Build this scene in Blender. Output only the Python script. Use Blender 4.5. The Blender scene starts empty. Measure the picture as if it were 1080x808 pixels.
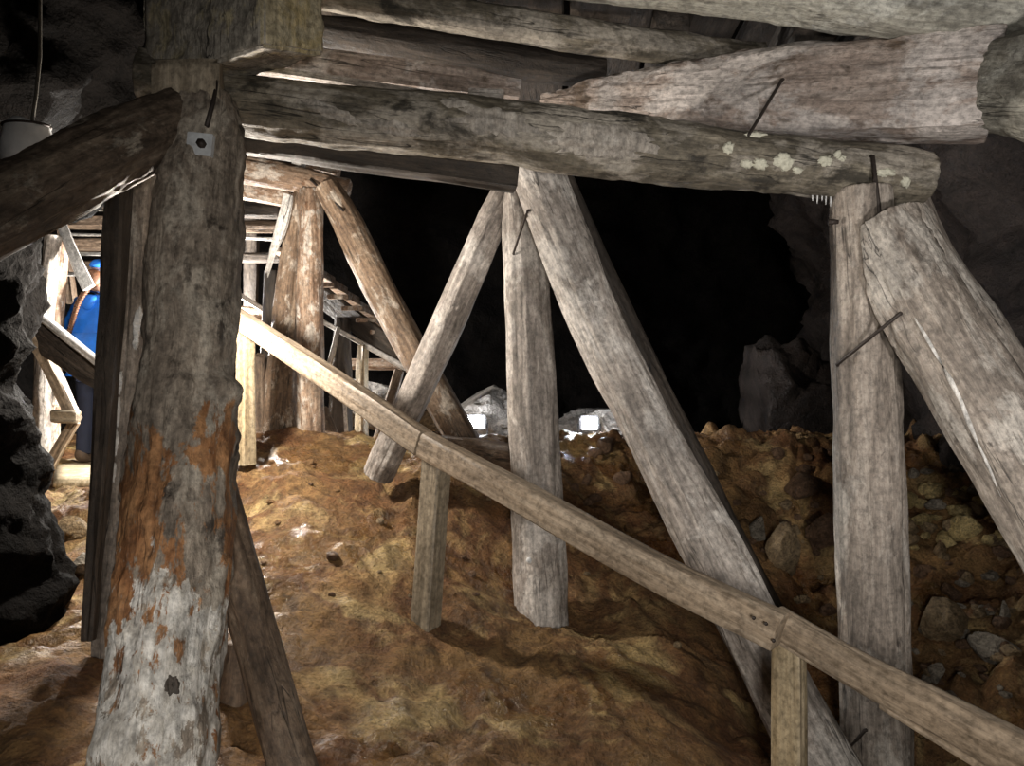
import bpy, bmesh, math, random
import numpy as np
from mathutils import Vector, Matrix, noise
random.seed(7)
C = bpy.context.scene.collection
F = 800.0; CX = 540.0; CY = 404.0; EYE = 1.6       # focal length in px of a 1080x808 frame, eye height

def P(px, py, Y):
    return Vector(((px-CX)/F*Y, Y, EYE+(CY-py)/F*Y))
def lerp(a, b, t): return a+(b-a)*t
def fbm(v, o=4):
    return noise.fractal(v, 0.9, 2.1, o)

# ---------------------------------------------------------------- materials
def newmat(name):
    m = bpy.data.materials.new(name); m.use_nodes = True
    nt = m.node_tree; nt.nodes.clear()
    out = nt.nodes.new('ShaderNodeOutputMaterial'); b = nt.nodes.new('ShaderNodeBsdfPrincipled')
    nt.links.new(b.outputs[0], out.inputs[0])
    return m, nt, b
class G:
    def __init__(s, nt): s.nt = nt
    def n(s, t, **k):
        x = s.nt.nodes.new(t)
        for a, v in k.items(): setattr(x, a, v)
        return x
    def l(s, a, b): s.nt.links.new(a, b)
    def coords(s, scale=(1,1,1), rnd=True):
        tc = s.n('ShaderNodeTexCoord'); src = tc.outputs['Object']
        if rnd:
            oi = s.n('ShaderNodeObjectInfo'); mu = s.n('ShaderNodeMath', operation='MULTIPLY'); mu.inputs[1].default_value = 37.0
            s.l(oi.outputs['Random'], mu.inputs[0])
            ad = s.n('ShaderNodeVectorMath', operation='ADD'); s.l(src, ad.inputs[0]); s.l(mu.outputs[0], ad.inputs[1]); src = ad.outputs[0]
        mp = s.n('ShaderNodeMapping'); mp.inputs['Scale'].default_value = scale; s.l(src, mp.inputs[0])
        return mp.outputs[0]
    def noise(s, vec, scale, detail=6, rough=.6, dist=0):
        x = s.n('ShaderNodeTexNoise'); x.inputs['Scale'].default_value = scale; x.inputs['Detail'].default_value = detail
        x.inputs['Roughness'].default_value = rough; x.inputs['Distortion'].default_value = dist
        s.l(vec, x.inputs['Vector']); return x.outputs['Fac']
    def ramp(s, fac, stops, interp='LINEAR'):
        r = s.n('ShaderNodeValToRGB'); r.color_ramp.interpolation = interp
        e = r.color_ramp.elements
        while len(e) < len(stops): e.new(.5)
        for i, (p, c) in enumerate(stops):
            e[i].position = p
            e[i].color = (c, c, c, 1) if isinstance(c, (int, float)) else (*c, 1)
        s.l(fac, r.inputs[0]); return r.outputs[0]
    def mix(s, fac, a, b, mode='MIX'):
        x = s.n('ShaderNodeMix', data_type='RGBA', blend_type=mode)
        if isinstance(fac, (int, float)): x.inputs[0].default_value = fac
        else: s.l(fac, x.inputs[0])
        for i, v in ((6, a), (7, b)):
            if isinstance(v, tuple): x.inputs[i].default_value = (*v, 1)
            else: s.l(v, x.inputs[i])
        return x.outputs[2]
    def math(s, op, a, b=None):
        x = s.n('ShaderNodeMath', operation=op)
        for i, v in ((0, a), (1, b)):
            if v is None: continue
            if isinstance(v, (int, float)): x.inputs[i].default_value = v
            else: s.l(v, x.inputs[i])
        return x.outputs[0]
    def bump(s, h, strength, dist, prev=None):
        x = s.n('ShaderNodeBump'); x.inputs['Strength'].default_value = strength; x.inputs['Distance'].default_value = dist
        s.l(h, x.inputs['Height'])
        if prev is not None: s.l(prev, x.inputs['Normal'])
        return x.outputs[0]

def wood(name, dark, mid, light, patch=None, pamt=.6, pscale=2.2, spot=None, samt=.7, sscale=18, rough=.7, stretch=.16, bump=.6, grad=None, sawn=False):
    m, nt, b = newmat(name); g = G(nt)
    cs = g.coords((1, 1, stretch)); cr = g.coords((1, 1, .6)); cf = g.coords((1, 1, .035)); ci = g.coords((1, 1, .8))
    n1 = g.noise(cs, 16, 10, .72, .6)
    col = g.ramp(n1, [(.33, dark), (.5, mid), (.66, light)])
    fine = g.noise(ci, 45, 8, .7)
    pn = None
    if patch:
        pn = g.noise(cr, pscale*1.5, 10, .68, .4)
        col = g.mix(g.ramp(pn, [(pamt-.05, 0.), (pamt+.02, .85)]), col, patch)
    if spot:
        sn = g.noise(cr, sscale, 8, .65, .3)
        col = g.mix(g.ramp(sn, [(samt-.05, 0.), (samt+.02, .9)]), col, spot)
    if grad:      # stains that belong to heights on the timber: [(z0,z1,colourA,colourB,threshold,scale)...]
        tc = g.n('ShaderNodeTexCoord'); sp = g.n('ShaderNodeSeparateXYZ'); g.l(tc.outputs['Object'], sp.inputs[0])
        for (z0, z1, ca, cb, th, sc) in grad:
            nz = g.noise(g.coords((1, 1, .5)), 4.5, 6, .6)
            zz = g.math('ADD', sp.outputs[2], g.math('MULTIPLY', g.math('SUBTRACT', nz, .5), .9))
            r1 = g.n('ShaderNodeMapRange', interpolation_type='SMOOTHSTEP'); g.l(zz, r1.inputs[0])
            r1.inputs[1].default_value = z0; r1.inputs[2].default_value = z1
            fl = g.noise(g.coords((1, 1, .5)), sc, 8, .7, .3)
            f2 = g.math('ADD', fl, g.math('MULTIPLY', g.math('SUBTRACT', r1.outputs[0], 1.), .5))
            msk = g.ramp(f2, [(th-.015, 0.), (th+.015, 1.)])
            cc = g.ramp(g.noise(cr, sc*1.7, 6), [(.38, ca), (.6, cb)])
            col = g.mix(msk, col, cc)
    st = g.noise(cf, 60, 6, .65)
    col = g.mix(.45, col, g.ramp(st, [(.32, .35), (.6, 1.15)]), 'MULTIPLY')
    col = g.mix(.6, col, g.ramp(fine, [(.36, .25), (.58, 1.25)]), 'MULTIPLY')
    bm0 = None
    if not sawn:
        ck = g.noise(g.coords((1, 1, .07)), 13, 3, .5, .4)
        ck = g.math('ABSOLUTE', g.math('SUBTRACT', ck, .5))
        ckm = g.ramp(ck, [(.0, .12), (.012, 1.)])
        gate = g.ramp(g.noise(g.coords((1, 1, .5)), 2.6, 3), [(.48, 0.), (.58, 1.)])
        col = g.mix(gate, col, g.mix(1., col, ckm, 'MULTIPLY'))
        bm0 = g.bump(g.mix(gate, (1., 1., 1.), ckm), .6, .01)
    big = g.noise(g.coords((1, 1, .7)), 3.1, 5, .62)
    col = g.mix(.6, col, g.ramp(big, [(.36, .42), (.6, 1.08)]), 'MULTIPLY')
    g.l(col, b.inputs['Base Color'])
    g.l(g.ramp(fine, [(.3, rough-.25), (.65, rough+.12)]), b.inputs['Roughness'])
    bm1 = g.bump(st, bump*.8, .008, bm0)
    bm2 = g.bump(g.noise(cr, 24, 8, .7), bump, .022, bm1)
    bm3 = g.bump(fine, bump*.7, .008, bm2)
    g.l(bm3, b.inputs['Normal'])
    return m

M = {}
M['grey']  = wood('grey_wood', (.13,.108,.09), (.32,.275,.235), (.50,.445,.39), patch=(.58,.54,.49), pamt=.56, spot=(.12,.10,.085), samt=.68)
M['pale']  = wood('pale_weathered_wood', (.17,.15,.13), (.40,.355,.32), (.60,.55,.50), patch=(.70,.66,.62), pamt=.55, spot=(.15,.13,.11), samt=.7)
M['brown'] = wood('brown_wood', (.07,.045,.03), (.18,.125,.085), (.33,.25,.18), patch=(.38,.31,.24), pamt=.66)
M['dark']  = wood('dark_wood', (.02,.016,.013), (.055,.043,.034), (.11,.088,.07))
M['green'] = wood('mouldy_log', (.07,.06,.042), (.19,.165,.125), (.32,.285,.22), patch=(.46,.42,.36), pamt=.52, pscale=2.8, spot=(.035,.03,.022), samt=.63, sscale=5)
M['brace'] = wood('brown_brace', (.05,.035,.024), (.15,.11,.08), (.26,.205,.15), patch=(.42,.37,.30), pamt=.62, pscale=6)
M['pink']  = wood('pinkish_timber', (.20,.15,.125), (.42,.345,.30), (.60,.52,.47), patch=(.68,.63,.60), pamt=.52, pscale=3, spot=(.13,.09,.06), samt=.62, sscale=5)
M['lime']  = wood('grey_limewashed_log', (.20,.19,.16), (.38,.37,.32), (.56,.55,.49), patch=(.60,.60,.55), pamt=.6, spot=(.14,.13,.11), samt=.7)
M['warm']  = wood('warm_log', (.13,.075,.045), (.34,.23,.155), (.54,.43,.33), patch=(.66,.60,.53), pamt=.56, pscale=7, spot=(.20,.10,.05), samt=.64)
M['rust']  = wood('rusty_log', (.09,.055,.035), (.23,.155,.10), (.38,.29,.21), patch=(.55,.48,.40), pamt=.6, pscale=6)
M['board'] = wood('sawn_board', (.20,.15,.10), (.37,.29,.21), (.52,.43,.33), rough=.55, bump=.22, stretch=.05, sawn=True)
M['board_dark'] = wood('sawn_post', (.16,.13,.09), (.32,.265,.19), (.45,.38,.28), rough=.55, bump=.22, stretch=.05, sawn=True)
M['yellow_board'] = wood('yellow_board', (.30,.22,.12), (.52,.42,.27), (.66,.56,.40), rough=.55, bump=.22, stretch=.05, sawn=True)
M['white'] = wood('whitewashed_plank', (.45,.43,.40), (.72,.70,.67), (.85,.84,.82), bump=.3)
M['hewn_yellow'] = wood('hewn_end', (.38,.31,.19), (.60,.52,.35), (.75,.67,.48), patch=(.62,.50,.26), pamt=.55, pscale=6, stretch=1., sawn=True)
M['hewn']  = wood('hewn_block', (.22,.195,.16), (.46,.42,.36), (.64,.59,.50), patch=(.66,.57,.36), pamt=.56, pscale=5, spot=(.13,.12,.10), samt=.62, sscale=6, stretch=1.)
M['tan']   = wood('tan_block', (.25,.20,.14), (.42,.35,.26), (.50,.43,.33), bump=.3)
M['post']  = wood('stained_post', (.12,.095,.075), (.33,.275,.22), (.52,.45,.37),
                  patch=(.55,.49,.41), pamt=.56, pscale=4, spot=(.045,.033,.025), samt=.63, sscale=9, bump=.8,
                  grad=[(.75,1.3,(.26,.11,.04),(.52,.27,.12),.50,8),(1.35,1.85,(.60,.56,.50),(.86,.83,.78),.455,20)])

def simple(name, col, rough=.6, metal=0., emit=None, es=0., nscale=12, var=.35, bump=.2):
    m, nt, b = newmat(name); g = G(nt)
    n = g.noise(g.coords((1,1,1)), nscale, 5)
    c2 = tuple(x*(1-var) for x in col)
    g.l(g.ramp(n, [(.3, c2), (.65, col)]), b.inputs['Base Color'])
    b.inputs['Roughness'].default_value = rough; b.inputs['Metallic'].default_value = metal
    if bump: g.l(g.bump(n, bump, .01), b.inputs['Normal'])
    if emit: b.inputs['Emission Color'].default_value = (*emit, 1); b.inputs['Emission Strength'].default_value = es
    return m
M['iron'] = simple('old_iron', (.045,.035,.03), .6, .4, nscale=60)
M['zinc'] = simple('zinc_plate', (.62,.65,.68), .5, .1, nscale=30)
M['fungus'] = simple('pale_fungus', (.62,.61,.50), .8, nscale=60, bump=.5)
M['crust'] = wood('lime_crust', (.25,.22,.19), (.45,.41,.36), (.58,.54,.49), sawn=True, stretch=.7)
M['foam'] = simple('white_frost', (.85,.87,.88), .8, nscale=40, bump=.6)
M['jacket'] = simple('blue_jacket', (.012,.17,.72), .6, nscale=9)
M['trousers'] = simple('dark_blue_trousers', (.012,.02,.05), .8, nscale=9)
M['boot'] = simple('brown_boot', (.10,.07,.05), .7)
M['skin'] = simple('skin', (.55,.33,.24), .55, var=.1, bump=0)
M['hair'] = simple('auburn_hair', (.15,.065,.03), .5, nscale=80, var=.7)
M['hat'] = simple('grey_band', (.10,.10,.11), .7)
M['glove'] = simple('dark_glove', (.012,.015,.03), .7)
M['bag'] = simple('white_plastic', (.85,.87,.89), .45, nscale=8)
M['rope'] = simple('rope', (.10,.09,.075), .9, nscale=60)
M['lamp_body'] = simple('lamp_housing', (.03,.03,.035), .5)
M['lens'] = simple('lit_lens', (1,1,1), .3, emit=(.93,.96,1), es=60, bump=0)
M['reflector'] = simple('small_reflector', (.02,.45,.38), .3)

def rockmat(name, cols, wet=.5, bsc=1., rnd=True):
    m, nt, b = newmat(name); g = G(nt)
    c = g.coords((1,1,1), rnd)
    n1 = g.noise(c, 2.3*bsc, 8, .62, .6); n2 = g.noise(c, 11*bsc, 8, .65, .3); n3 = g.noise(c, 60, 5, .6)
    k = len(cols); col = g.ramp(n1, [(.3+.4*i/(k-1), x) for i, x in enumerate(cols)])
    col = g.mix(.75, col, g.ramp(n2, [(.32, .35), (.55, 1.), (.75, 1.35)]), 'MULTIPLY')
    col = g.mix(.4, col, g.ramp(n3, [(.36, .2), (.6, 1.3)]), 'MULTIPLY')
    if name == 'wet_ochre_mud':
        rg = g.noise(c, 1.1, 6, .6, .5)
        col = g.mix(g.ramp(rg, [(.46, 0.), (.62, .75)]), col, g.mix(1., col, (.62,.40,.30), 'MULTIPLY'))
    g.l(col, b.inputs['Base Color'])
    w = g.noise(c, 1.6, 5, .6)
    g.l(g.ramp(w, [(.47, .85), (.60, .85-wet)]), b.inputs['Roughness'])
    b.inputs['Specular IOR Level'].default_value = .08 if 'dark' in name else .5
    bm = g.bump(n2, 1., .08); bm = g.bump(n3, .9, .02, bm)
    g.l(bm, b.inputs['Normal'])
    return m
M['mud'] = rockmat('wet_ochre_mud', [(.12,.062,.024),(.36,.215,.085),(.24,.125,.05),(.58,.42,.19),(.43,.30,.135)], wet=.62, rnd=False)
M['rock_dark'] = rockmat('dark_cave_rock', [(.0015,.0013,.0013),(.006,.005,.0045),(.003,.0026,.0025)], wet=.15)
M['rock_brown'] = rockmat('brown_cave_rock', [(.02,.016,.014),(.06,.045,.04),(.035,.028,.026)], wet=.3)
M['rock_grey'] = rockmat('grey_rock', [(.12,.11,.10),(.28,.26,.24),(.2,.18,.16)], wet=.3)
M['stone_tan'] = rockmat('tan_stone', [(.25,.17,.09),(.42,.31,.18),(.33,.22,.12)], wet=.4, bsc=3)
M['stone_brown'] = rockmat('brown_stone', [(.12,.07,.04),(.24,.14,.08),(.17,.10,.06)], wet=.4, bsc=3)
M['stone_grey'] = rockmat('grey_stone', [(.22,.19,.15),(.42,.37,.30),(.3,.26,.21)], wet=.3, bsc=3)
M['stone_yellow'] = rockmat('yellow_stone', [(.45,.33,.13),(.72,.57,.27),(.55,.40,.16)], wet=.4, bsc=3)

# ---------------------------------------------------------------- object helpers
def link(name, me, mat, parent=None, label=None, cat=None, group=None, kind=None):
    o = bpy.data.objects.new(name, me); C.objects.link(o)
    if mat is not None: me.materials.append(M[mat] if isinstance(mat, str) else mat)
    if parent is not None:
        o.parent = parent
        o.matrix_parent_inverse = parent.matrix_basis.inverted()
    if label: o['label'] = label
    if cat: o['category'] = cat
    if group: o['group'] = group
    if kind: o['kind'] = kind
    return o
def empty(name, loc, label, cat, group=None):
    o = bpy.data.objects.new(name, None); C.objects.link(o); o.location = loc; o.empty_display_size = .1
    o['label'] = label; o['category'] = cat
    if group: o['group'] = group
    return o

def frame(a, b, roll=0.):
    z = (b-a).normalized()
    ref = Vector((0, -1, 0)) if abs(z.z) > .75 else Vector((0, 0, 1))
    y = (ref - z*ref.dot(z)).normalized(); x = y.cross(z)
    R = Matrix((x, y, z)).transposed() @ Matrix.Rotation(roll, 3, 'Z')
    return R
def catmull(p, t):
    n = len(p)-1
    if n == 1: return p[0].lerp(p[1], t)
    u = t*n; i = min(int(u), n-1); u -= i
    p0 = p[max(i-1, 0)]; p1 = p[i]; p2 = p[i+1]; p3 = p[min(i+2, n)]
    return .5*((2*p1)+(p2-p0)*u+(2*p0-5*p1+4*p2-p3)*u*u+(3*p1-p0-3*p2+p3)*u**3)

def timber(name, pts, mat, label=None, cat='beam', n=2., asp=1., roll=0., lump=.03, fib=.012, peel=0., seg=None, step=.02, knots=(), parent=None, group=None, cut=(0,0), seed=None, rim=.012, hole=None, jag=(0,0), world=False):
    """pts = (px, py, Y, width_px); a solid length of log or sawn timber (n>2 squares its section). asp = depth / width."""
    if world: cs = [Vector(p[:3]) for p in pts]; rs = [p[3] for p in pts]
    else:
        cs = [P(*p[:3]) for p in pts]; rs = [p[3]/2/F*p[2] for p in pts]
    a, b = cs[0], cs[-1]; R = frame(a, b, roll); Ri = R.transposed()
    loc = [Ri @ (c-a) for c in cs]
    L = (b-a).length; rmax = max(rs)
    if seg is None: seg = max(20, min(72, int(rmax*2*math.pi/.014)))
    nr = max(6, min(220, int(L/step)))
    sd = Vector((random.random()*50, random.random()*50, random.random()*50)) if seed is None else Vector((seed, seed*2.3, seed*.7))
    bm = bmesh.new(); rings = []
    rv = [Vector((r, 0, 0)) for r in rs]
    kn = [(k[0], k[1], k[2], k[3]) for k in knots]     # (t, theta, height, size)
    ts = [i/(nr-1) for i in range(nr)]
    e = min(.3, rim/L)
    ts = sorted(set([0., e*.35, e]+[t for t in ts if e*1.3 < t < 1-e*1.3]+[1-e, 1-e*.35, 1.]))
    for t in ts:
        c = catmull(loc, t); r = max(.004, catmull(rv, t).x)
        sh = 1.
        if t < e: sh = 1 - (.10 if n > 3 else .16)*(1-t/e)**2*min(1, .06/r)*1.5
        if t > 1-e: sh = 1 - (.10 if n > 3 else .16)*(1-(1-t)/e)**2*min(1, .06/r)*1.5
        ring = []
        for j in range(seg):
            th = 2*math.pi*j/seg; ct, s_ = math.cos(th), math.sin(th)
            if n == 2.: q = 1.
            else: q = 1/((abs(ct)**n+abs(s_)**n)**(1/n))
            x = ct*q*r; y = s_*q*r*asp
            z = c.z
            d = lump*fbm(Vector((ct*r*5, s_*r*5, z*1.6))+sd, 3)*r*2.2
            d += fib*noise.noise(Vector((ct*7*r/.12, s_*7*r/.12, z*1.3))+sd*2)*.8
            d += fib*.5*noise.noise(Vector((ct*19*r/.12, s_*19*r/.12, z*3.))+sd*3)
            if peel:
                pv = fbm(Vector((ct*r*9, s_*r*9, z*5))+sd*4, 4)
                d += peel*max(-1., min(1., pv*4)) + peel*.8*noise.noise(Vector((ct*r*28, s_*r*28, z*18))+sd)
            for (kt, kth, kh, ks) in kn:
                dth = math.atan2(math.sin(th-kth), math.cos(th-kth))*r; dz = (t-kt)*L
                d += kh*math.exp(-(dth*dth+dz*dz)/(ks*ks))
            f = sh*(1+d/r)
            zj = z
            if jag[0] and t < .15: zj -= jag[0]*(1-t/.15)*abs(noise.noise(Vector((ct*2.2, s_*2.2, 0))+sd))
            if jag[1] and t > .85: zj += jag[1]*((t-.85)/.15)*abs(noise.noise(Vector((ct*2.2, s_*2.2, 3))+sd))
            ring.append(bm.verts.new((c.x+x*f, c.y+y*f, zj)))
        rings.append(ring)
    for i in range(len(rings)-1):
        A, B = rings[i], rings[i+1]
        for j in range(seg): bm.faces.new((A[j], A[(j+1) % seg], B[(j+1) % seg], B[j]))
    for ring, c, flip in ((rings[0], loc[0], True), (rings[-1], loc[-1], False)):
        mid = []
        cc = sum((v.co for v in ring), Vector())/seg
        for v in ring: mid.append(bm.verts.new(cc.lerp(v.co, .5)+Vector((0,0,.004*noise.noise(v.co*30)))))
        cv = bm.verts.new(cc)
        for j in range(seg):
            k = (j+1) % seg
            f1 = (ring[k], ring[j], mid[j], mid[k]); f2 = (mid[k], mid[j], cv)
            if not flip: f1 = f1[::-1]; f2 = f2[::-1]
            bm.faces.new(f1); bm.faces.new(f2)
    me = bpy.data.meshes.new(name); bm.to_mesh(me); bm.free()
    for p in me.polygons: p.use_smooth = True
    if n > 3:
        try: me.set_sharp_from_angle(angle=math.radians(40))
        except Exception: pass
    o = bpy.data.objects.new(name, me); C.objects.link(o); me.materials.append(M[mat])
    mw = Matrix.Translation(a) @ R.to_4x4()
    if parent is not None:
        o.parent = parent; o.matrix_basis = parent.matrix_basis.inverted() @ mw
        if label: o['label'] = label
    else:
        o.matrix_basis = mw
        o['label'] = label; o['category'] = cat
        if group: o['group'] = group
    return o

def world_mesh(name, bm, mat, parent=None, smooth=True, **k):
    """bm in world coordinates -> object with origin at its lowest centre"""
    vs = [v.co for v in bm.verts]
    mn = Vector((min(v.x for v in vs), min(v.y for v in vs), min(v.z for v in vs))); mx = Vector((max(v.x for v in vs), max(v.y for v in vs), max(v.z for v in vs)))
    o0 = Vector(((mn.x+mx.x)/2, (mn.y+mx.y)/2, mn.z))
    for v in bm.verts: v.co -= o0
    bmesh.ops.recalc_face_normals(bm, faces=bm.faces[:])
    me = bpy.data.meshes.new(name); bm.to_mesh(me); bm.free()
    for p in me.polygons: p.use_smooth = smooth
    o = bpy.data.objects.new(name, me); C.objects.link(o); me.materials.append(M[mat])
    mw = Matrix.Translation(o0)
    if parent is not None: o.parent = parent; o.matrix_basis = parent.matrix_basis.inverted() @ mw
    else: o.matrix_basis = mw
    for a, v in k.items():
        if v: o[{'cat': 'category'}.get(a, a)] = v
    return o

def tube_bm(bm, pts, rads, seg=10, cap=True):
    rings = []
    for i, p in enumerate(pts):
        d = (pts[min(i+1, len(pts)-1)]-pts[max(i-1, 0)]).normalized()
        ref = Vector((0,0,1)) if abs(d.z) < .9 else Vector((0,1,0))
        x = d.cross(ref).normalized(); y = d.cross(x)
        r = rads[i] if hasattr(rads, '__len__') else rads
        rings.append([bm.verts.new(p+(x*math.cos(2*math.pi*j/seg)+y*math.sin(2*math.pi*j/seg))*r) for j in range(seg)])
    for i in range(len(rings)-1):
        for j in range(seg): bm.faces.new((rings[i][j], rings[i][(j+1)%seg], rings[i+1][(j+1)%seg], rings[i+1][j]))
    if cap: bm.faces.new(rings[0][::-1]); bm.faces.new(rings[-1])
def tube(name, pts, rads, mat, parent=None, seg=10, **k):
    bm = bmesh.new(); tube_bm(bm, pts, rads, seg); return world_mesh(name, bm, mat, parent, **k)

def blob(name, c, rad, mat, parent=None, sub=3, amp=.25, fr=1.6, facet=0., sd=None, rotz=0., **k):
    bm = bmesh.new(); bmesh.ops.create_icosphere(bm, subdivisions=sub, radius=1.)
    s = Vector([random.random()*60 for _ in range(3)]) if sd is None else Vector((sd, sd, sd))
    Rz = Matrix.Rotation(rotz, 3, 'Z')
    cuts = []
    if facet:
        rr = random.Random(int(s.x*1000))
        for _ in range(9):
            nrm = Vector((rr.uniform(-1,1), rr.uniform(-1,1), rr.uniform(-1,1))).normalized(); cuts.append((nrm, rr.uniform(.55, .85)))
    for v in bm.verts:
        d = v.co.normalized(); q = 1+amp*fbm(d*fr+s, 4)
        p = d*q
        for nrm, h in cuts:
            e = p.dot(nrm)-h
            if e > 0: p -= nrm*e*.92
        v.co = Vector(c)+Rz @ Vector((p.x*rad[0], p.y*rad[1], p.z*rad[2]))
    return world_mesh(name, bm, mat, parent, **k)

# ---------------------------------------------------------------- ground
ctrl = [  # (px, py, Y)
 (262,472,4.9),(335,459,5.2),(400,461,5.4),(442,470,5.3),(300,520,4.3),(380,520,4.4),(300,600,3.5),(380,640,3.35),(300,700,2.85),(400,720,2.9),(330,808,2.35),
 (455,657,3.4),(574,656,3.9),(510,560,4.25),(600,520,4.9),(500,461,5.9),(560,459,6.0),(625,462,6.0),(700,460,6.1),(770,459,6.2),(860,459,6.2),(960,458,6.0),(1080,455,5.8),
 (700,600,4.4),(700,520,5.2),(800,600,4.6),(830,520,5.3),(900,690,4.2),(1000,600,4.6),(1000,520,5.2),(1060,700,3.8),(1000,808,3.45),(720,700,3.4),(700,808,2.7),(600,740,3.05),(500,808,2.5),(850,808,3.35),
 (60,700,2.7),(0,808,2.1),(90,640,3.3),(60,560,4.3),(77,513,5.7),(77,488,6.6),(120,800,2.2),(200,700,2.8),(200,560,4.1),(160,500,5.4)]
pts = [(P(*c).x, c[2], P(*c).z) for c in ctrl]
pts += [(-1.5,1.2,.35),(0,1.2,.05),(1.5,1.2,0),(0,.2,0),(3,.8,0),(-2.5,.6,.4),(-3.6,3,.7),(-4.5,5,1.0),(-5,8.5,1.0),(-3.3,8.5,.95),(-2,8.5,.8),(-1.6,6.6,.95),(-.9,7.3,.7),
        (0,7.3,.45),(1,7.4,.2),(2.2,7.4,.1),(3.6,7.2,.3),(0,8.6,-.3),(3,8.6,-.4),(5,6,1.3),(5,4,.8),(4,2.5,.3),(5,8.6,.2)]
A_ = np.array(pts); X_ = A_[:, :2]; n_ = len(X_)
def U(r2): return np.where(r2 > 1e-12, .5*r2*np.log(np.maximum(r2, 1e-12)), 0.)
K = U(((X_[:, None]-X_[None])**2).sum(-1)) + np.eye(n_)*.02
Pm = np.c_[np.ones(n_), X_]
Sol = np.linalg.solve(np.block([[K, Pm], [Pm.T, np.zeros((3, 3))]]), np.r_[A_[:, 2], 0, 0, 0])
def base_z(xy):
    xy = np.atleast_2d(xy); r2 = ((xy[:, None]-X_[None])**2).sum(-1)
    return U(r2) @ Sol[:n_] + Sol[n_] + xy @ Sol[n_+1:]
def rough_z(x, y):
    v = Vector((x, y, 0))
    w = Vector((noise.noise(v*1.3+Vector((9,2,1))), noise.noise(v*1.3+Vector((1,7,3))), 0))*.35
    big = fbm((v+w)*1.5+Vector((3,3,3)), 3)*.05
    rid = (noise.ridged_multi_fractal((v+w)*2.4+Vector((5,1,0)), 1., 2.1, 4, 1., 2.)-1.)*.028
    cell = noise.cell_vector(v*4) if False else None
    small = fbm((v+w)*9, 5)*.022+fbm((v+w)*3.6+Vector((2,8,0)), 4)*.028
    # rubble grows to the right and far, smooth mud lumps near the middle
    rub = max(0., min(1., (x-.3)/1.2))*max(0., min(1., (y-2.8)/1.))
    mnd = max(0., min(1., (y-3.2)/1.))
    vd = noise.voronoi(v*4.2+w*1.5)[0]
    t1 = min(1., vd[0]/.42); t2 = min(1., noise.voronoi((v+w)*11)[0][0]/.4)
    st = (1-t1*t1)*.085*(.10+.9*rub) + (1-t2*t2)*.022*(.3+.7*max(rub, mnd*.5))
    hol = -.28*math.exp(-((x-1.88)**2+(y-4.85)**2)/.075)
    return hol+big+rid*(.6+.6*max(rub, mnd))+small*(1+rub)+st
def ground(x, y): return float(base_z([[x, y]])[0])+rough_z(x, y)
x0, x1, y0, y1, ds = -5.4, 5.2, .2, 8.8, .02
nx = int((x1-x0)/ds); ny = int((y1-y0)/ds)
xs = np.linspace(x0, x1, nx); ys = np.linspace(y0, y1, ny)
# coarser where the photo does not look closely
XX, YY = np.meshgrid(xs, ys); flat = np.c_[XX.ravel(), YY.ravel()]
Z = np.concatenate([base_z(ch) for ch in np.array_split(flat, 60)])
RZ = np.array([rough_z(a, b) for a, b in flat])
HZ = (Z+RZ).reshape(ny, nx)
# ground under the wide-ranging spots (visible cliffs) keeps going down past the ridge
verts = np.c_[flat, HZ.ravel()]
me = bpy.data.meshes.new('floor')
ii = (np.arange(ny-1)[:, None]*nx+np.arange(nx-1)[None]).ravel()
faces = np.c_[ii, ii+1, ii+nx+1, ii+nx]
me.from_pydata(verts.tolist(), [], faces.tolist())
for p in me.polygons: p.use_smooth = True
link('floor', me, 'mud', label='wet ochre mud and rock slope under the timbers', kind='structure')
def gz(x, y):
    i = int(max(0, min(nx-1, round((x-x0)/(x1-x0)*(nx-1))))); j = int(max(0, min(ny-1, round((y-y0)/(y1-y0)*(ny-1)))))
    return float(HZ[j, i])
def hit(px, py, Y0=1.2, Y1=8.5):
    """where the sight line through a pixel meets the ground"""
    Y = Y0
    while Y < Y1:
        p = P(px, py, Y)
        if p.z <= gz(p.x, p.y): return p
        Y += .01
    return P(px, py, 6.)

# ---------------------------------------------------------------- cave shell
def sheet(name, fn, nu, nv, mat, label, thick=.25, smooth=True):
    bm = bmesh.new(); vs = []
    for i in range(nu):
        for j in range(nv): vs.append(bm.verts.new(fn(i/(nu-1), j/(nv-1))))
    for i in range(nu-1):
        for j in range(nv-1): bm.faces.new((vs[i*nv+j], vs[(i+1)*nv+j], vs[(i+1)*nv+j+1], vs[i*nv+j+1]))
    return world_mesh(name, bm, mat, smooth=smooth, label=label, kind='structure')
def rk(p, a, f=.8, o=5): return (noise.ridged_multi_fractal(p*f, 1., 2.1, o, 1., 2.)-1.)*a
def wr(u, v):
    y = lerp(1.2, 9.6, u); z = lerp(-1.5, 5.2, v)
    x = 3.05+.10*(y-3)-.35*max(0, z-2.6)
    p = Vector((x, y, z)); return Vector((x-rk(p, .32)-.1*fbm(p*4, 3), y, z))
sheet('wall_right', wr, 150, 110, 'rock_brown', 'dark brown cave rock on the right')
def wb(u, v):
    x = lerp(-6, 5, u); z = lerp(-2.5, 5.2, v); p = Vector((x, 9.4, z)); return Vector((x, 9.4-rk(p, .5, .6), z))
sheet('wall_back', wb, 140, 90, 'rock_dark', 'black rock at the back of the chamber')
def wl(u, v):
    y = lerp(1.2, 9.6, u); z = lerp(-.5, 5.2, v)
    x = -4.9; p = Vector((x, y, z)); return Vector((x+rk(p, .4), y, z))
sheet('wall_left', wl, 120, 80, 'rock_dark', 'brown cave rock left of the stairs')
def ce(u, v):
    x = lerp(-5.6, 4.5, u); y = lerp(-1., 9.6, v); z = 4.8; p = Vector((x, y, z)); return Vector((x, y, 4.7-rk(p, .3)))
sheet('ceiling', ce, 110, 110, 'rock_dark', 'dark rock roof over the timbers')
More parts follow.
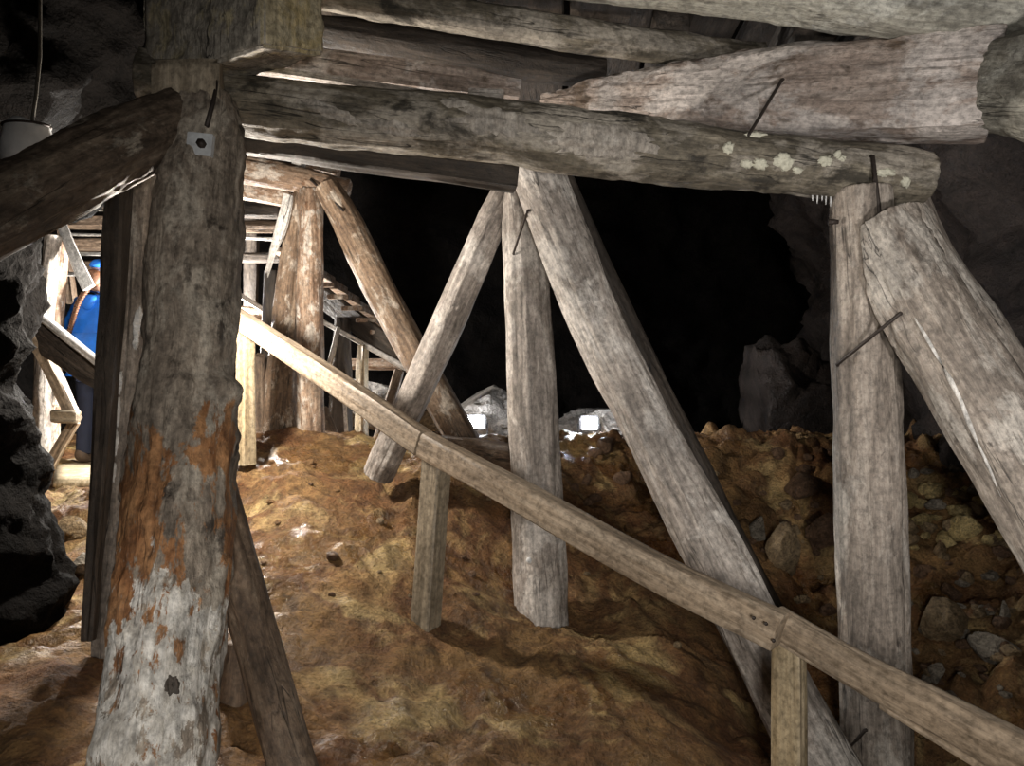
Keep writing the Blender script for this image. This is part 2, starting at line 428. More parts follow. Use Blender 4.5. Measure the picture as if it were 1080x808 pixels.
# rock pillar close at the left edge and the overhang above it
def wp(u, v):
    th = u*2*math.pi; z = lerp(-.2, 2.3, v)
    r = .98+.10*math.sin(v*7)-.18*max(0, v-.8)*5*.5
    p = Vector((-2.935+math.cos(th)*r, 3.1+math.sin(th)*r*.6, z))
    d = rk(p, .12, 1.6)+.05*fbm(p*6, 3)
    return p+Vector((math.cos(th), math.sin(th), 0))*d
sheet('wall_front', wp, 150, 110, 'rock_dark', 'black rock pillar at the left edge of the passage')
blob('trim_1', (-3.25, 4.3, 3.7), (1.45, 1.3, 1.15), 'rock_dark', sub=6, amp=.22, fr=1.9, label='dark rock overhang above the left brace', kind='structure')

# ---------------------------------------------------------------- foreground frame
post = timber('support_post', [(215,112,2.74,74),(214,150,2.68,80),(206,240,2.56,89),(199,370,2.42,95),(193,450,2.32,103),(187,560,2.2,111),(180,640,2.1,117),(172,720,2.0,122),(158,820,1.9,128),(135,960,1.8,134)],
   'post', 'massive peeling log post on the left, rust orange in the middle and whitish below', 'post', lump=.05, peel=.006, seg=84, step=.010,
   knots=[(.36,1.15,.0,.05),(.405,.25,.045,.05),(.45,.05,.02,.08)], seed=4.2)
def box_bm(c, sx, sy, sz, R=None, bev=.0):
    bm = bmesh.new(); bmesh.ops.create_cube(bm, size=1.)
    for v in bm.verts: v.co = Vector((v.co.x*sx, v.co.y*sy, v.co.z*sz))
    if bev: bmesh.ops.bevel(bm, geom=bm.edges[:], offset=bev, segments=2, affect='EDGES')
    for v in bm.verts: v.co = Vector(c)+((R @ v.co) if R is not None else v.co)
    return bm
timber('crossbeam', [(150,82,2.95,62),(210,100,2.95,64),(280,115,2.96,61),(400,127,3.0,61),(500,136,3.05,65),(600,149,3.1,66),(700,160,3.16,63),(800,171,3.22,60),(900,182,3.28,58),(972,190,3.33,56)],
   'green', 'long mouldy grey-green log spanning the whole frame on top of the front posts', 'beam', lump=.05, peel=.003, step=.013, seg=64, knots=[(.62,1.6,.015,.1),(.93,1.,.02,.09)], seed=8.1)
cb = bpy.data.objects['crossbeam']
from mathutils.bvhtree import BVHTree
def surf(o):
    mw = o.matrix_basis if o.parent is None else o.parent.matrix_basis @ o.matrix_basis
    return BVHTree.FromPolygons([mw @ v.co for v in o.data.vertices], [p.vertices[:] for p in o.data.polygons])
EYEP = Vector((0, 0, EYE)); _bv = {}
def onto(o, px, py):
    if o.name not in _bv: _bv[o.name] = surf(o)
    d = (P(px, py, 3.)-EYEP).normalized()
    h = _bv[o.name].ray_cast(EYEP, d)
    return (h[0], h[1]) if h[0] is not None else (None, None)
def scab(o, name, px, py, w, h, mat, label=None, thick=.006, ang=0., edge=.35, fr=2.2):
    '''a crust grown on the surface of a timber, with its own rim and thickness'''
    bm = bmesh.new(); nr_, na = 12, 48; sd = Vector((px*.37, py*.53, 1.))
    rings = []; ok = True
    for i in range(nr_+1):
        row = []
        for j in range(na if i else 1):
            th = 2*math.pi*j/na; e = Vector((math.cos(th), math.sin(th), 0))
            R_ = 1+edge*fbm(e*fr+sd, 4)
            q = R_*i/nr_; u = e.x*q*w/2; v = e.y*q*h/2
            x = px+u*math.cos(ang)-v*math.sin(ang); y = py+u*math.sin(ang)+v*math.cos(ang)
            p, nrm = onto(o, x, y)
            if p is None: row.append(None); continue
            t = i/nr_; lift = thick*(1-t**5)*(1+.6*noise.noise(p*60)) - .0015*(t > .99)
            row.append(bm.verts.new(p+nrm*lift))
        rings.append(row)
    c = rings[0][0]
    def F_(*f):
        if all(x is not None for x in f):
            try: bm.faces.new(f)
            except ValueError: pass
    for j in range(na): F_(c, rings[1][j], rings[1][(j+1)%na])
    for i in range(1, nr_):
        for j in range(na): F_(rings[i][j], rings[i+1][j], rings[i+1][(j+1)%na], rings[i][(j+1)%na])
    if not bm.faces: bm.free(); return
    return world_mesh(name, bm, mat, o, label=label)
pc, pn = onto(post, 213, 154)
world_mesh('washer_plate', box_bm(pc+Vector((0,-.012,0)), .085, .026, .074, Matrix.Rotation(.10, 3, 'Y'), .002), 'zinc', post, False, label='square zinc washer plate')
tube('bolt', [pc+Vector((.012,-.044,-.002)), pc+Vector((.01,.02,-.002))], .015, 'iron', post, seg=6)
sa, sb = onto(post, 226, 108)[0], onto(post, 219, 134)[0]
tube('spike', [sa+(sa-sb)*.9+Vector((0,-.02,0)), sa+Vector((0,-.008,0)), sb+Vector((0,-.008,0))], [.005,.008,.009], 'iron', post, seg=8)
tube('spike', [onto(post, 188, 116)[0]+Vector((0,-.006,0)), onto(post, 185, 134)[0]+Vector((0,-.006,0))] if onto(post, 188, 116)[0] and onto(post, 185, 134)[0] else [sa, sb], [.009,.006], 'iron', post, seg=8)
scab(post, 'knot_hole', 182, 723, 17, 22, 'dark', None, .004)
for (px, py, w, h) in [(768,156,12,13),(787,173,14,10),(802,173,16,13),(826,170,21,19),(841,180,11,8),(870,170,15,12),(883,163,8,8),(888,167,8,6),(934,182,20,10),(955,192,11,12),(797,142,22,6)]:
    scab(cb, 'fungus_patch', px, py, w, h, 'fungus', 'pale fungus patch', .010)
for (px, py, w, h, a_) in [(638,150,122,38,.10),(520,128,86,30,.15),(415,135,60,16,.2),(350,118,70,14,.4),(480,108,30,12,.1)]:
    scab(cb, 'lime_crust', px, py, w, h, 'crust', 'pale scraped lime crust', .0035, a_, .45, 3.)
bm = bmesh.new()
for (px, l) in [(857,5),(862,8),(867,5),(871,9),(876,11),(880,8)]:
    tube_bm(bm, [P(px,206,3.24), P(px,207+l,3.24)], [.005,.001], 6)
world_mesh('mineral_drips', bm, 'foam', cb, label='thin white drips')

timber('under_beam', [(235,146,3.15,26),(400,168,3.22,27),(545,188,3.32,28)], 'dark', 'dark narrow beam tucked under the left half of the long log', 'beam', n=5, lump=.03)

# hewn block at the top left, standing on the crossbeam
def prism(name, bot, h, mat, label, cat, disp=.012, parent=None, cuts=26):
    bm = bmesh.new(); b = [bm.verts.new(p) for p in bot]; t = [bm.verts.new(p+Vector((0,0,h))) for p in bot]
    n = len(bot)
    bm.faces.new(b[::-1]); bm.faces.new(t)
    for i in range(n): bm.faces.new((b[i], b[(i+1)%n], t[(i+1)%n], t[i]))
    bmesh.ops.bevel(bm, geom=bm.edges[:], offset=.012, segments=2, affect='EDGES')
    bmesh.ops.subdivide_edges(bm, edges=[e for e in bm.edges if e.calc_length() > .05], cuts=cuts, use_grid_fill=True)
    bm.normal_update()
    nn = {v: v.normal.copy() for v in bm.verts}
    for v in bm.verts: v.co += nn[v]*(disp*fbm(v.co*9, 4)+disp*.5*noise.noise(Vector((v.co.x*40, v.co.y*40, v.co.z*6))))
    return world_mesh(name, bm, mat, parent, label=label, cat=cat)
A0 = P(277,49,2.55); B0 = P(343,57,2.6); C0 = P(150,97,2.9); B0 = P(343,57,2.74); C0.z = A0.z
prism('hewn_timber', [A0, B0, B0+(C0-A0), C0], .42, 'hewn', 'thick square hewn timber end with yellow stains at the top left', 'beam')
hw = bpy.data.objects['hewn_timber']; hw.data.materials.append(M['hewn_yellow'])
for p in hw.data.polygons:
    if p.normal.x > .25 and p.normal.z > -.5 and p.normal.z < .5: p.material_index = 1
prism('bearing_block', [P(160,110,2.62), P(231,110,2.60), P(236,108,2.8), P(160,106,2.85)], .155, 'tan', 'smooth tan block wedged between left post head and hewn timber', 'block', disp=.004, cuts=6)

timber('angle_brace', [(188,128,2.68,64),(140,150,2.5,72),(90,176,2.35,77),(0,219,2.1,86),(-130,282,1.82,98),(-260,345,1.6,105)], 'brace', 'dark brown log brace running from left post head down to the left edge', 'brace', lump=.05, peel=.004, seed=2.2, seg=60, step=.012)

# right post, braces
timber('support_post', [(908,200,3.25,60),(910,300,3.25,61),(913,400,3.25,64),(917,520,3.25,67),(921,620,3.25,69),(924,730,3.22,68),(927,900,3.2,68)], 'grey', 'upright weathered log post under the right end of the long log', 'post', lump=.03, fib=.016, seg=64, step=.013)
fb = timber('angle_brace', [(934,232,3.14,58),(963,303,3.05,82),(1025,406,2.92,90),(1150,620,2.65,100),(1270,830,2.4,108)], 'grey', 'thick grey log brace leaning right with torn bark edge, nearest on the right', 'brace', lump=.04, fib=.02, seg=64, step=.013, seed=5.5)
timber('angle_brace', [(945,212,3.42,60),(974,289,3.45,70),(1024,358,3.45,72),(1120,500,3.5,73),(1165,566,3.5,73)], 'grey', 'log brace half hidden behind the thick right brace', 'brace', lump=.04)
bm = bmesh.new()
e1 = [(965,335),(978,357),(990,378),(1002,400),(1014,424),(1022,446),(1034,472),(1046,500),(1056,524)]
pp = [onto(fb, a, b_)[0] for a, b_ in e1]
tube_bm(bm, pp, [.004,.008,.006,.010,.007,.009,.006,.005,.002], 7)
world_mesh('bark_edge', bm, 'white', fb, label='pale torn bark edge')

# centre group
timber('support_post', [(549,190,3.9,40),(554,270,3.9,44),(560,400,3.9,50),(566,520,3.9,53),(571,655,3.88,57),(573,730,3.88,58)], 'pale', 'upright grey log post standing in the middle of the mud slope', 'post', lump=.03, fib=.016, seg=56, step=.013)
timber('angle_brace', [(563,172,3.62,54),(610,297,3.55,54),(657,400,3.45,55),(748,575,3.2,62),(820,715,3.05,66),(900,870,2.9,70)], 'pale', 'long pale log brace slanting down right behind the handrail in the middle', 'brace', lump=.035, fib=.018, seg=60, step=.013)
timber('angle_brace', [(578,190,3.98,50),(628,295,4.05,46),(685,410,4.1,42),(784,608,4.2,42),(812,662,4.2,42)], 'dark', 'dark log brace hidden behind the long pale middle brace', 'brace', lump=.04)
timber('angle_brace', [(540,185,3.92,28),(510,253,3.98,33),(473,338,4.1,34),(430,432,4.25,33),(398,502,4.4,32)], 'pale', 'slim pale log brace slanting down left from the middle post head', 'brace', lump=.03, fib=.012, knots=[(.45,1.2,.01,.02),(.62,1.7,.008,.02)])
timber('tie_beam', [(462,470,4.75,16),(505,477,4.6,20),(552,487,4.42,24)], 'brown', 'short dark plank lying level against the middle post foot', 'plank', n=6, asp=1.3)

# leaning bits beside the left post
timber('leaning_log', [(222,500,2.7,44),(246,590,2.5,44),(272,680,2.4,47),(306,800,2.2,50),(330,880,2.1,52)], 'brown', 'round log leaning against the right side of the peeling left post', 'log', lump=.03)
timber('log_stub', [(252,676,2.62,26),(249,715,2.6,30),(246,770,2.58,32)], 'brown', 'short log stub in the gap right of the peeling left post', 'log', n=3, lump=.03)
gp = timber('square_post', [(148,165,3.15,46),(142,300,3.1,40),(136,400,3.05,36),(128,500,2.95,30),(118,620,2.85,26),(104,722,2.75,14)], 'grey', 'grey squared post just left of the peeling log post with white frost on its edge', 'post', n=6, asp=.9, lump=.05)
timber('dark_plank', [(126,175,3.02,20),(121,300,2.98,19),(114,400,2.9,18),(105,520,2.82,16),(93,676,2.72,12)], 'dark', 'black plank standing on the left side of the grey squared post', 'plank', n=8, asp=1.2, lump=.02)
for (px, py, w, h) in [(146,342,7,38),(144,362,5,14)]:
    scab(gp, 'frost_patch', px, py, w, h, 'foam', 'white frosty foam patch', .02, .1, .3, 4)
for (px, py, w, h) in [(124,404,5,24),(121,436,6,34),(119,468,6,28),(117,498,5,22)]:
    scab(gp, 'frost_patch', px+3, py, w, h, 'foam', 'white frosty foam patch', .02, .1, .3, 4)

# iron dogs and rods
def obj_named(n): return bpy.data.objects[n]
def staple(ends, r, label, leg=.05, lift=.010):
    """ends: (object name, px, py); both tips are driven into the timber"""
    q = [onto(obj_named(n), x, y) for n, x, y in ends]
    a, b = [p+nn*lift for p, nn in q]; la_, lb = [p-nn*leg for p, nn in q]
    tube('iron_dog', [la_, a-q[0][1]*.004, a, a.lerp(b, .5), b, b-q[1][1]*.004, lb], r, 'iron', seg=8, label=label, cat='iron clamp')
tube('iron_bolt', [P(874,234,3.2), P(884,234,3.2)], [.014,.009], 'iron', seg=8, label='small iron bolt end on the left edge of the upright right post', cat='bolt')
blob('pale_plug', onto(bpy.data.objects['support_post.002'], 558, 591)[0], (.014,.012,.016), 'foam', bpy.data.objects['support_post.002'], amp=.2, sub=3)

# ---------------------------------------------------------------- overhead timbers
timber('overhead_log', [(330,-14,3.35,40),(440,8,3.45,36),(540,26,3.55,34),(690,48,3.75,32),(803,60,3.9,27)], 'green', 'upper mottled log crossing the top middle of the frame', 'beam', lump=.05, peel=.003)
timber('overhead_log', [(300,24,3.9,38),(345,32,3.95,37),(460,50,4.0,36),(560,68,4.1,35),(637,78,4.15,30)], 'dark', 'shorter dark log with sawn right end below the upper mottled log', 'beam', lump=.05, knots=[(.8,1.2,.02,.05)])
timber('overhead_plank', [(262,60,3.55,30),(400,77,3.65,30),(548,96,3.8,22)], 'pink', 'reddish brown plank lying just above the long log at left', 'plank', n=7, asp=1.0, lump=.05)
timber('overhead_plank', [(268,72,3.4,9),(490,104,3.55,7)], 'pale', 'thin pale edged lath resting on the long log', 'plank', n=5, lump=.05)
timber('wedge', [(494,100,3.3,12),(531,103,3.3,14)], 'pale', 'small pale wedge sitting on the long log near its middle', 'wedge', n=6)
timber('heavy_timber', [(572,106,4.1,12),(640,104,3.95,36),(730,102,3.75,64),(850,101,3.5,90),(950,97,3.3,96),(1050,93,3.12,102)], 'pink', 'heavy pinkish squared timber lying on the right half of the long log', 'beam', n=4.5, lump=.05, peel=.003, seg=72, step=.013, asp=1.0)
timber('heavy_timber', [(1049,88,3.16,92),(1110,90,2.9,112),(1190,92,2.6,130)], 'lime', 'grey green timber butting the right end of the pinkish timber', 'beam', n=4, lump=.05, peel=.003)
timber('overhead_log', [(560,-45,3.45,70),(800,-21,3.3,70),(950,-1,3.15,74),(1090,8,3.05,78),(1200,18,2.95,80)], 'lime', 'pale grey log across the top right corner', 'beam', n=2.6, lump=.05, peel=.003, seg=64, step=.014)
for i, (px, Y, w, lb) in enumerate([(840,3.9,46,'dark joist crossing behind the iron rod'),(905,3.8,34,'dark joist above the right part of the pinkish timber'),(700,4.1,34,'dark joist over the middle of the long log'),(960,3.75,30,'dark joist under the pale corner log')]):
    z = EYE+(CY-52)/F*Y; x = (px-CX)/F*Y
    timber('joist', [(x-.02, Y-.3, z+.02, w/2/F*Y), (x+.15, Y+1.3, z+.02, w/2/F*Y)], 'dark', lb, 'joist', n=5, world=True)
for i in range(9):
    x = -1.35+i*.46
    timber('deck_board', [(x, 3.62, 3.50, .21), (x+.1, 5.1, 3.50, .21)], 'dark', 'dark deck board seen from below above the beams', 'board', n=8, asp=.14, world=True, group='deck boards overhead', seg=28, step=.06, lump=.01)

# ---------------------------------------------------------------- handrail in front
base1 = P(449,657,3.42)
hr = empty('handrail', P(449,657,3.42), 'sloping wooden handrail on square posts descending from far left to lower right', 'handrail')
def board(name, pts, mat, parent, n=9, asp=.5, roll=0., **k): return timber(name, pts, mat, parent=parent, n=n, asp=asp, roll=roll, lump=.012, fib=.004, step=.02, seg=36, rim=.006, **k)
# (perpendicular width px)
import math as _m
board('rail', [(240,329,4.46,19),(340,394,3.86,23),(446.5,468,3.40,27)], 'board', hr, asp=.75, roll=_m.pi/2)
board('rail', [(447.5,468,3.40,27),(593,548,2.87,32),(693,603,2.6,35),(823,667,2.34,40)], 'board', hr, asp=.75, roll=_m.pi/2)
board('rail', [(818,654,2.42,24),(900,704,2.22,28),(987,750,2.04,33),(1110,816,1.82,40)], 'board', hr, n=3.5, asp=1.3)
board('lower_board', [(826,672,2.45,22),(930,734,2.24,22)], 'board', hr, asp=.6)
board('lower_board', [(931,740,2.2,14),(1075,826,1.9,18)], 'board', hr, asp=.9)
for (a, c) in [((808,658),5),((816,676),6),((795,652),4)]:
    blob('nail_head', P(a[0],a[1],2.28), (.006,.004,.006), 'iron', hr, sub=2, amp=0)
g0 = hit(449,657); 
board('post', [(461,480,3.46,26),(449,657,3.44,25),(446,690,3.44,25)], 'board_dark', hr, roll=.62, asp=.9)
board('post', [(832,672,2.45,30),(833,808,2.45,31),(834,960,2.45,31)], 'yellow_board', hr, roll=.7, asp=.9)
board('post', [(259,338,4.52,15),(259,470,4.55,16),(259,490,4.55,16)], 'yellow_board', hr, roll=.6, asp=1.)

# ---------------------------------------------------------------- far frame (about 5 m away)
timber('far_beam', [(225,172,5.3,30),(290,184,5.28,29),(330,192,5.25,24),(369,199,5.25,19)], 'warm', 'orange brown log lying on the far double post', 'beam', lump=.04, peel=.004)
timber('far_beam', [(235,196,5.5,20),(305,210,5.45,17)], 'warm', 'thinner log just under the far orange brown log', 'beam', n=4, lump=.04)
timber('far_block', [(322,173,5.45,18),(358,180,5.45,17)], 'warm', 'small squared block on top of the far orange brown log', 'block', n=5)
timber('far_block', [(311,183,5.25,11),(321,160,5.3,12)], 'white', 'white splinter of wood standing on the far orange brown log', 'block', n=5)
timber('far_post', [(327,200,5.25,25),(327,330,5.2,26),(328,462,5.2,27),(328,480,5.2,27)], 'warm', 'right log of the far double post, straight and upright', 'post', fib=.02, lump=.03)
timber('far_post', [(316,204,5.3,14),(306,290,5.32,24),(299,380,5.3,31),(296,466,5.25,35),(296,485,5.25,35)], 'rust', 'left log of the far double post, thicker at its foot', 'post', fib=.02, lump=.04)
timber('far_post', [(286,285,5.5,14),(283,380,5.5,16),(281,478,5.5,18)], 'dark', 'dark slim post left of the far double post', 'post', fib=.01, lump=.04)
timber('far_post', [(273,378,5.3,13),(272,425,5.3,14),(271,478,5.3,16)], 'brown', 'short pale stake between handrail post and the far double post', 'post', fib=.01, lump=.04, jag=(.1,0))
timber('splintered_plank', [(304,205,5.2,10),(296,240,5.2,11),(283,282,5.25,5)], 'white', 'whitish splintered plank hanging at the head of the far double post', 'plank', n=5, asp=.3, jag=(0,.1))
timber('far_brace', [(344,196,5.15,27),(370,242,5.15,32),(400,305,5.1,33),(436,372,5.05,33),(488,463,4.95,33),(496,478,4.95,33)], 'rust', 'far reddish brown log brace leaning right from the far double post', 'brace', lump=.03, fib=.014, seg=44)
timber('far_brace', [(338,432,5.5,16),(352,465,5.4,16),(357,475,5.4,16)], 'brown', 'short stub leaning at the foot of the far double post', 'brace', lump=.03)

staple([('angle_brace.001',950,331),('support_post.001',884,385)], .0075, 'iron clamp joining the upright right post to the thick brace')
staple([('crossbeam',919,166),('support_post.001',926,232)], .009, 'iron spike driven across the long log above the right post', .04)
staple([('heavy_timber',826,84),('crossbeam',789,143)], .007, 'iron rod slanting over the pinkish timber down to the long log')
staple([('angle_brace.003',558,222),('support_post.002',542,268)], .006, 'iron clamp at the head of the middle post')
staple([('support_post.001',892,796),('support_post.001',914,770)], .007, 'iron rod at the foot of the upright right post')
staple([('far_beam',328,190),('far_brace',362,222)], .009, 'iron clamp across the head of the far double post')
# ---------------------------------------------------------------- far staircase, seen from below
st = empty('staircase', P(430,450,6.6), 'open wooden staircase climbing left behind the far double post', 'staircase')
timber('stringer', [(300,283,6.3,21),(440,388,6.0,22)], 'dark', parent=st, n=8, asp=.35, roll=_m.pi/2, lump=.01)
timber('stringer', [(300,283,7.3,18),(440,380,7.0,19)], 'dark', parent=st, n=8, asp=.35, roll=_m.pi/2, lump=.01)
a = P(290,258,6.2); b = P(440,382,6.05)
for i in range(10):
    c = a.lerp(b, (i+.5)/10)
    bmx = box_bm(c+Vector((0,.5,0)), .17, 1.05, .035, None, .004)
    world_mesh('tread', bmx, 'warm', st, False)
timber('under_rail', [(338,338,6.0,5),(428,388,5.9,6)], 'white', parent=st, n=6, label='pale thin rail')
timber('stair_post', [(383,364,5.95,10),(381,460,5.95,12),(381,480,5.95,12)], 'yellow_board', parent=st, n=6, roll=.5, label='pale square post')
timber('stair_post', [(362,335,6.1,15),(360,400,6.1,20),(358,480,6.1,26)], 'dark', parent=st, n=4)
timber('stair_post', [(421,390,5.8,10),(398,468,5.8,12)], 'brown', parent=st, lump=.04)
timber('stair_post', [(357,345,5.9,4),(344,400,5.9,5)], 'white', parent=st, n=5, label='thin white lath')
timber('stair_post', [(363,420,5.9,4),(366,470,5.9,4)], 'white', parent=st, n=5, label='thin white lath')
timber('cross_tie', [(366,384,6.5,11),(430,384,6.5,11)], 'warm', parent=st, n=5)
# landing left of it, seen between the left post and the far frame
ld = empty('landing', P(225,250,6.6), 'raised plank landing behind the left post near the far double post', 'landing')
for (y_, Y, w, mt) in [(240,6.4,8,'brown'),(272,6.6,7,'dark'),(222,6.2,12,'dark'),(252,6.25,2.4,'white'),(334,6.6,10,'warm'),(347,6.5,8,'pale')]:
    timber('plank', [(120 if y_ < 300 else 246,y_-4,Y,w),(296 if y_ < 300 else 282,y_,Y,w)], mt, parent=ld, n=6, asp=1.5, lump=.02)
timber('landing_rail', [(248,308,6.2,5),(277,326,6.2,5)], 'pale', parent=ld, n=6)
timber('landing_post', [(266,215,6.9,14),(264,360,6.9,14)], 'dark', parent=ld, n=6)

# ---------------------------------------------------------------- passage at the far left: ladder, planks, person
la = empty('ladder', P(98,300,7.1), 'white edged wooden ladder behind the person in blue', 'ladder')
timber('stile', [(112,190,6.6,3.2),(112,300,6.6,3.2)], 'white', parent=la, n=6)
timber('stile', [(62,205,6.9,9),(76,320,6.9,10)], 'brown', parent=la, n=6)
for (y_, w) in [(222,2),(248,3.2),(268,4.5),(290,4)]:
    timber('rung', [(66,y_-1,6.7,w),(113,y_,6.6,w)], 'white', parent=la, n=6, asp=.9)
for (y_, w) in [(213,15),(235,16),(258,14),(280,12)]:
    timber('rung_board', [(60,y_,7.0,w),(116,y_,7.0,w)], 'brown', parent=la, n=6, asp=.8)
timber('side_plank', [(60,226,6.3,10),(79,272,6.2,12),(94,304,6.1,12)], 'white', 'bright white slanting plank', parent=la, n=6, asp=.4, lump=.05)
timber('far_left_post', [(56,248,6.2,15),(48,330,6.2,16),(44,430,6.2,18),(44,495,6.2,18)], 'grey', 'pale rough post at the edge of the dark rock pillar', 'post', lump=.06)
timber('far_left_post', [(68,250,6.3,12),(60,335,6.3,13),(54,480,6.3,14)], 'warm', 'brown post beside the pale rough post at the far left', 'post', lump=.05)
ph = timber('pale_handrail', [(28,322,5.6,9),(60,347,5.5,9),(112,388,5.35,9)], 'white', 'short white topped handrail crossing the person in blue', 'handrail', n=6, asp=.8)
timber('panel_board', [(30,343,5.6,5),(112,403,5.4,5)], 'dark', parent=ph, n=9, asp=5.5, roll=0, lump=.01)
tr = empty('trestle', P(66,466,5.6), 'sawn plank trestle below the white topped handrail at the far left', 'trestle')
timber('leg', [(34,352,5.6,11),(58,398,5.6,12),(80,444,5.6,11)], 'board', parent=tr, n=6)
timber('leg', [(80,444,5.65,9),(66,466,5.65,10),(52,492,5.65,10)], 'board', parent=tr, n=6)
timber('crosspiece', [(56,439,5.55,13),(83,440,5.55,13)], 'board_dark', parent=tr, n=7)
prism('lit_floor_slab', [P(56,516,5.5), P(104,516,5.5), P(118,488,6.9), P(60,488,6.9)], .06, 'yellow_board', 'pale yellow slab standing in for the lit patch of floor under the person', 'board', disp=.003, cuts=4)  # light falling on the floor, put into a slab's pale colour and shape

def skin(name, V, E, mat, parent, sub=2, **k):
    me = bpy.data.meshes.new(name); me.from_pydata([v[0] for v in V], E, [])
    o = bpy.data.objects.new(name, me); C.objects.link(o)
    md = o.modifiers.new('s', 'SKIN'); md.use_smooth_shade = True
    for i, v in enumerate(V):
        r = v[1]; me.skin_vertices[0].data[i].radius = r if isinstance(r, tuple) else (r, r)
        me.skin_vertices[0].data[i].use_root = (i == 0)
    s = o.modifiers.new('u', 'SUBSURF'); s.levels = sub; s.render_levels = sub
    bpy.context.view_layer.update()
    dg = bpy.context.evaluated_depsgraph_get()
    m2 = bpy.data.meshes.new_from_object(o.evaluated_get(dg)); m2.name = name
    bpy.data.objects.remove(o)
    for p in m2.polygons: p.use_smooth = True
    o2 = bpy.data.objects.new(name, m2); C.objects.link(o2); m2.materials.clear(); m2.materials.append(M[mat]); o2.parent = parent
    for a_, v in k.items(): o2[a_] = v
    return o2
def person():
    base = P(102,489,6.45); base.z = max(gz(base.x, base.y)+.02, base.z)
    pr = empty('person', base, 'person in blue hooded jacket and dark trousers with long auburn braid, seen from behind', 'person')
    pr.rotation_euler = (0, 0, -.25)
    # local: faces +Y, z up
    J = dict(pel=(0,0,.90), wst=(0,.01,1.05), ch=(0,.03,1.25), nk=(0,.03,1.42), hb=(0,.03,1.50), hd=(0,.05,1.58), ht=(0,.04,1.67))
    V = [((0,0,.90),(.15,.11)), ((0,.01,1.08),(.13,.10)), ((0,.02,1.27),(.16,.11)), ((0,.02,1.40),(.09,.07)), ((0,.03,1.47),.052), ((0,.045,1.55),(.070,.082)), ((0,.04,1.63),(.076,.088)), ((0,.035,1.69),(.05,.06))]
    E = [(i, i+1) for i in range(7)]
    def chain(fr, items):
        k = fr
        for it in items: V.append(it); E.append((k, len(V)-1)); k = len(V)-1
        return k
    for s in (-1, 1):
        chain(0, [((s*.10,.0,.82),.088), ((s*.11,.02,.47),.06), ((s*.115,-.02,.12),.042), ((s*.12,-.03,.05),.04), ((s*.13,.12,.035),(.042,.03))])
    hl = chain(2, [((-.17,.02,1.36),.062), ((-.25,-.02,1.10),.046), ((-.22,.16,.92),.036), ((-.21,.24,.88),(.036,.022))])
    hr_ = chain(2, [((.17,.02,1.36),.062), ((.24,.02,1.08),.046), ((.24,.14,.86),.036), ((.24,.20,.81),(.036,.022))])
    for h, sx in ((hl, 1), (hr_, -1)):
        hp = Vector(V[h][0])
        for q in range(4):
            o1 = Vector(((q-1.5)*.018, .045, -.012)); chain(h, [(tuple(hp+o1), .009), (tuple(hp+o1+Vector((0,.025,-.022))), .008), (tuple(hp+o1+Vector((0,.02,-.045-.004*(q in (1,2))))), .007)])
        chain(h, [(tuple(hp+Vector((sx*.04,.01,-.01))), .010), (tuple(hp+Vector((sx*.055,.035,-.025))), .008)])
    V.append(((0,.135,1.56),.012)); E.append((5, len(V)-1))            # nose
    for s in (-1, 1): V.append(((s*.085,.03,1.57),(.012,.02))); E.append((5, len(V)-1))
    skin('body', V, E, 'skin', pr)
    # jacket
    V = [((0,0,.92),(.20,.15)), ((0,.01,1.08),(.175,.14)), ((0,.02,1.27),(.20,.145)), ((0,.02,1.40),(.12,.10)), ((0,.015,1.47),(.085,.085))]; E = [(i, i+1) for i in range(4)]
    V.append(((0,0,.82),(.20,.15))); E.append((0, 5))
    for s in (-1, 1):
        k = 2; rs = [((s*.18,.02,1.36),.085), ((s*.26 if s > 0 else -.27,-.02,1.10),.068), ((s*.24,.13,.94),.055), ((s*.235,.17,.90),.05)]
        for it in rs: V.append(it); E.append((k, len(V)-1)); k = len(V)-1
    jk = skin('jacket', V, E, 'jacket', pr, 3)
    for v in jk.data.vertices:
        v.co += v.normal*(.012*noise.noise(Vector((v.co.x*9, v.co.y*9, v.co.z*22))))
    skin('hood', [((0,-.06,1.43),(.11,.06)), ((0,-.09,1.36),(.09,.045)), ((0,-.10,1.29),(.04,.025))], [(0,1),(1,2)], 'jacket', pr)
    V = [((0,0,.88),(.165,.125))]; E = []
    for s in (-1, 1):
        k = 0
        for it in [((s*.10,0,.80),.105), ((s*.11,.02,.47),.082), ((s*.115,-.01,.12),.072), ((s*.115,-.01,.07),.07)]: V.append(it); E.append((k, len(V)-1)); k = len(V)-1
    skin('trousers', V, E, 'trousers', pr, 3)
    for s in (-1, 1):
        skin('boot', [((s*.12,-.04,.14),.06), ((s*.12,-.05,.05),(.06,.05)), ((s*.125,.06,.045),(.055,.045)), ((s*.13,.16,.04),(.05,.035))], [(0,1),(1,2),(2,3)], 'boot', pr)
        skin('glove', [((s*.235 if s < 0 else .24,.17,.92),.045), ((-.21 if s < 0 else .24,.25,.87),(.045,.03)), ((-.21 if s < 0 else .24,.30,.845),(.045,.028))], [(0,1),(1,2)], 'glove', pr)
    skin('hair', [((0,.02,1.64),(.088,.095)), ((0,-.02,1.57),(.082,.075)), ((0,-.06,1.49),(.045,.035))], [(0,1),(1,2)], 'hair', pr)
    skin('beanie', [((0,.04,1.66),(.10,.11)), ((0,.03,1.72),(.075,.085)), ((0,.03,1.745),(.03,.03))], [(0,1),(1,2)], 'jacket', pr)
    skin('headband', [((0,.035,1.625),(.104,.112)), ((0,.035,1.645),(.104,.112))], [(0,1)], 'hat', pr)
    # braid: three crossing strands
    bm = bmesh.new()
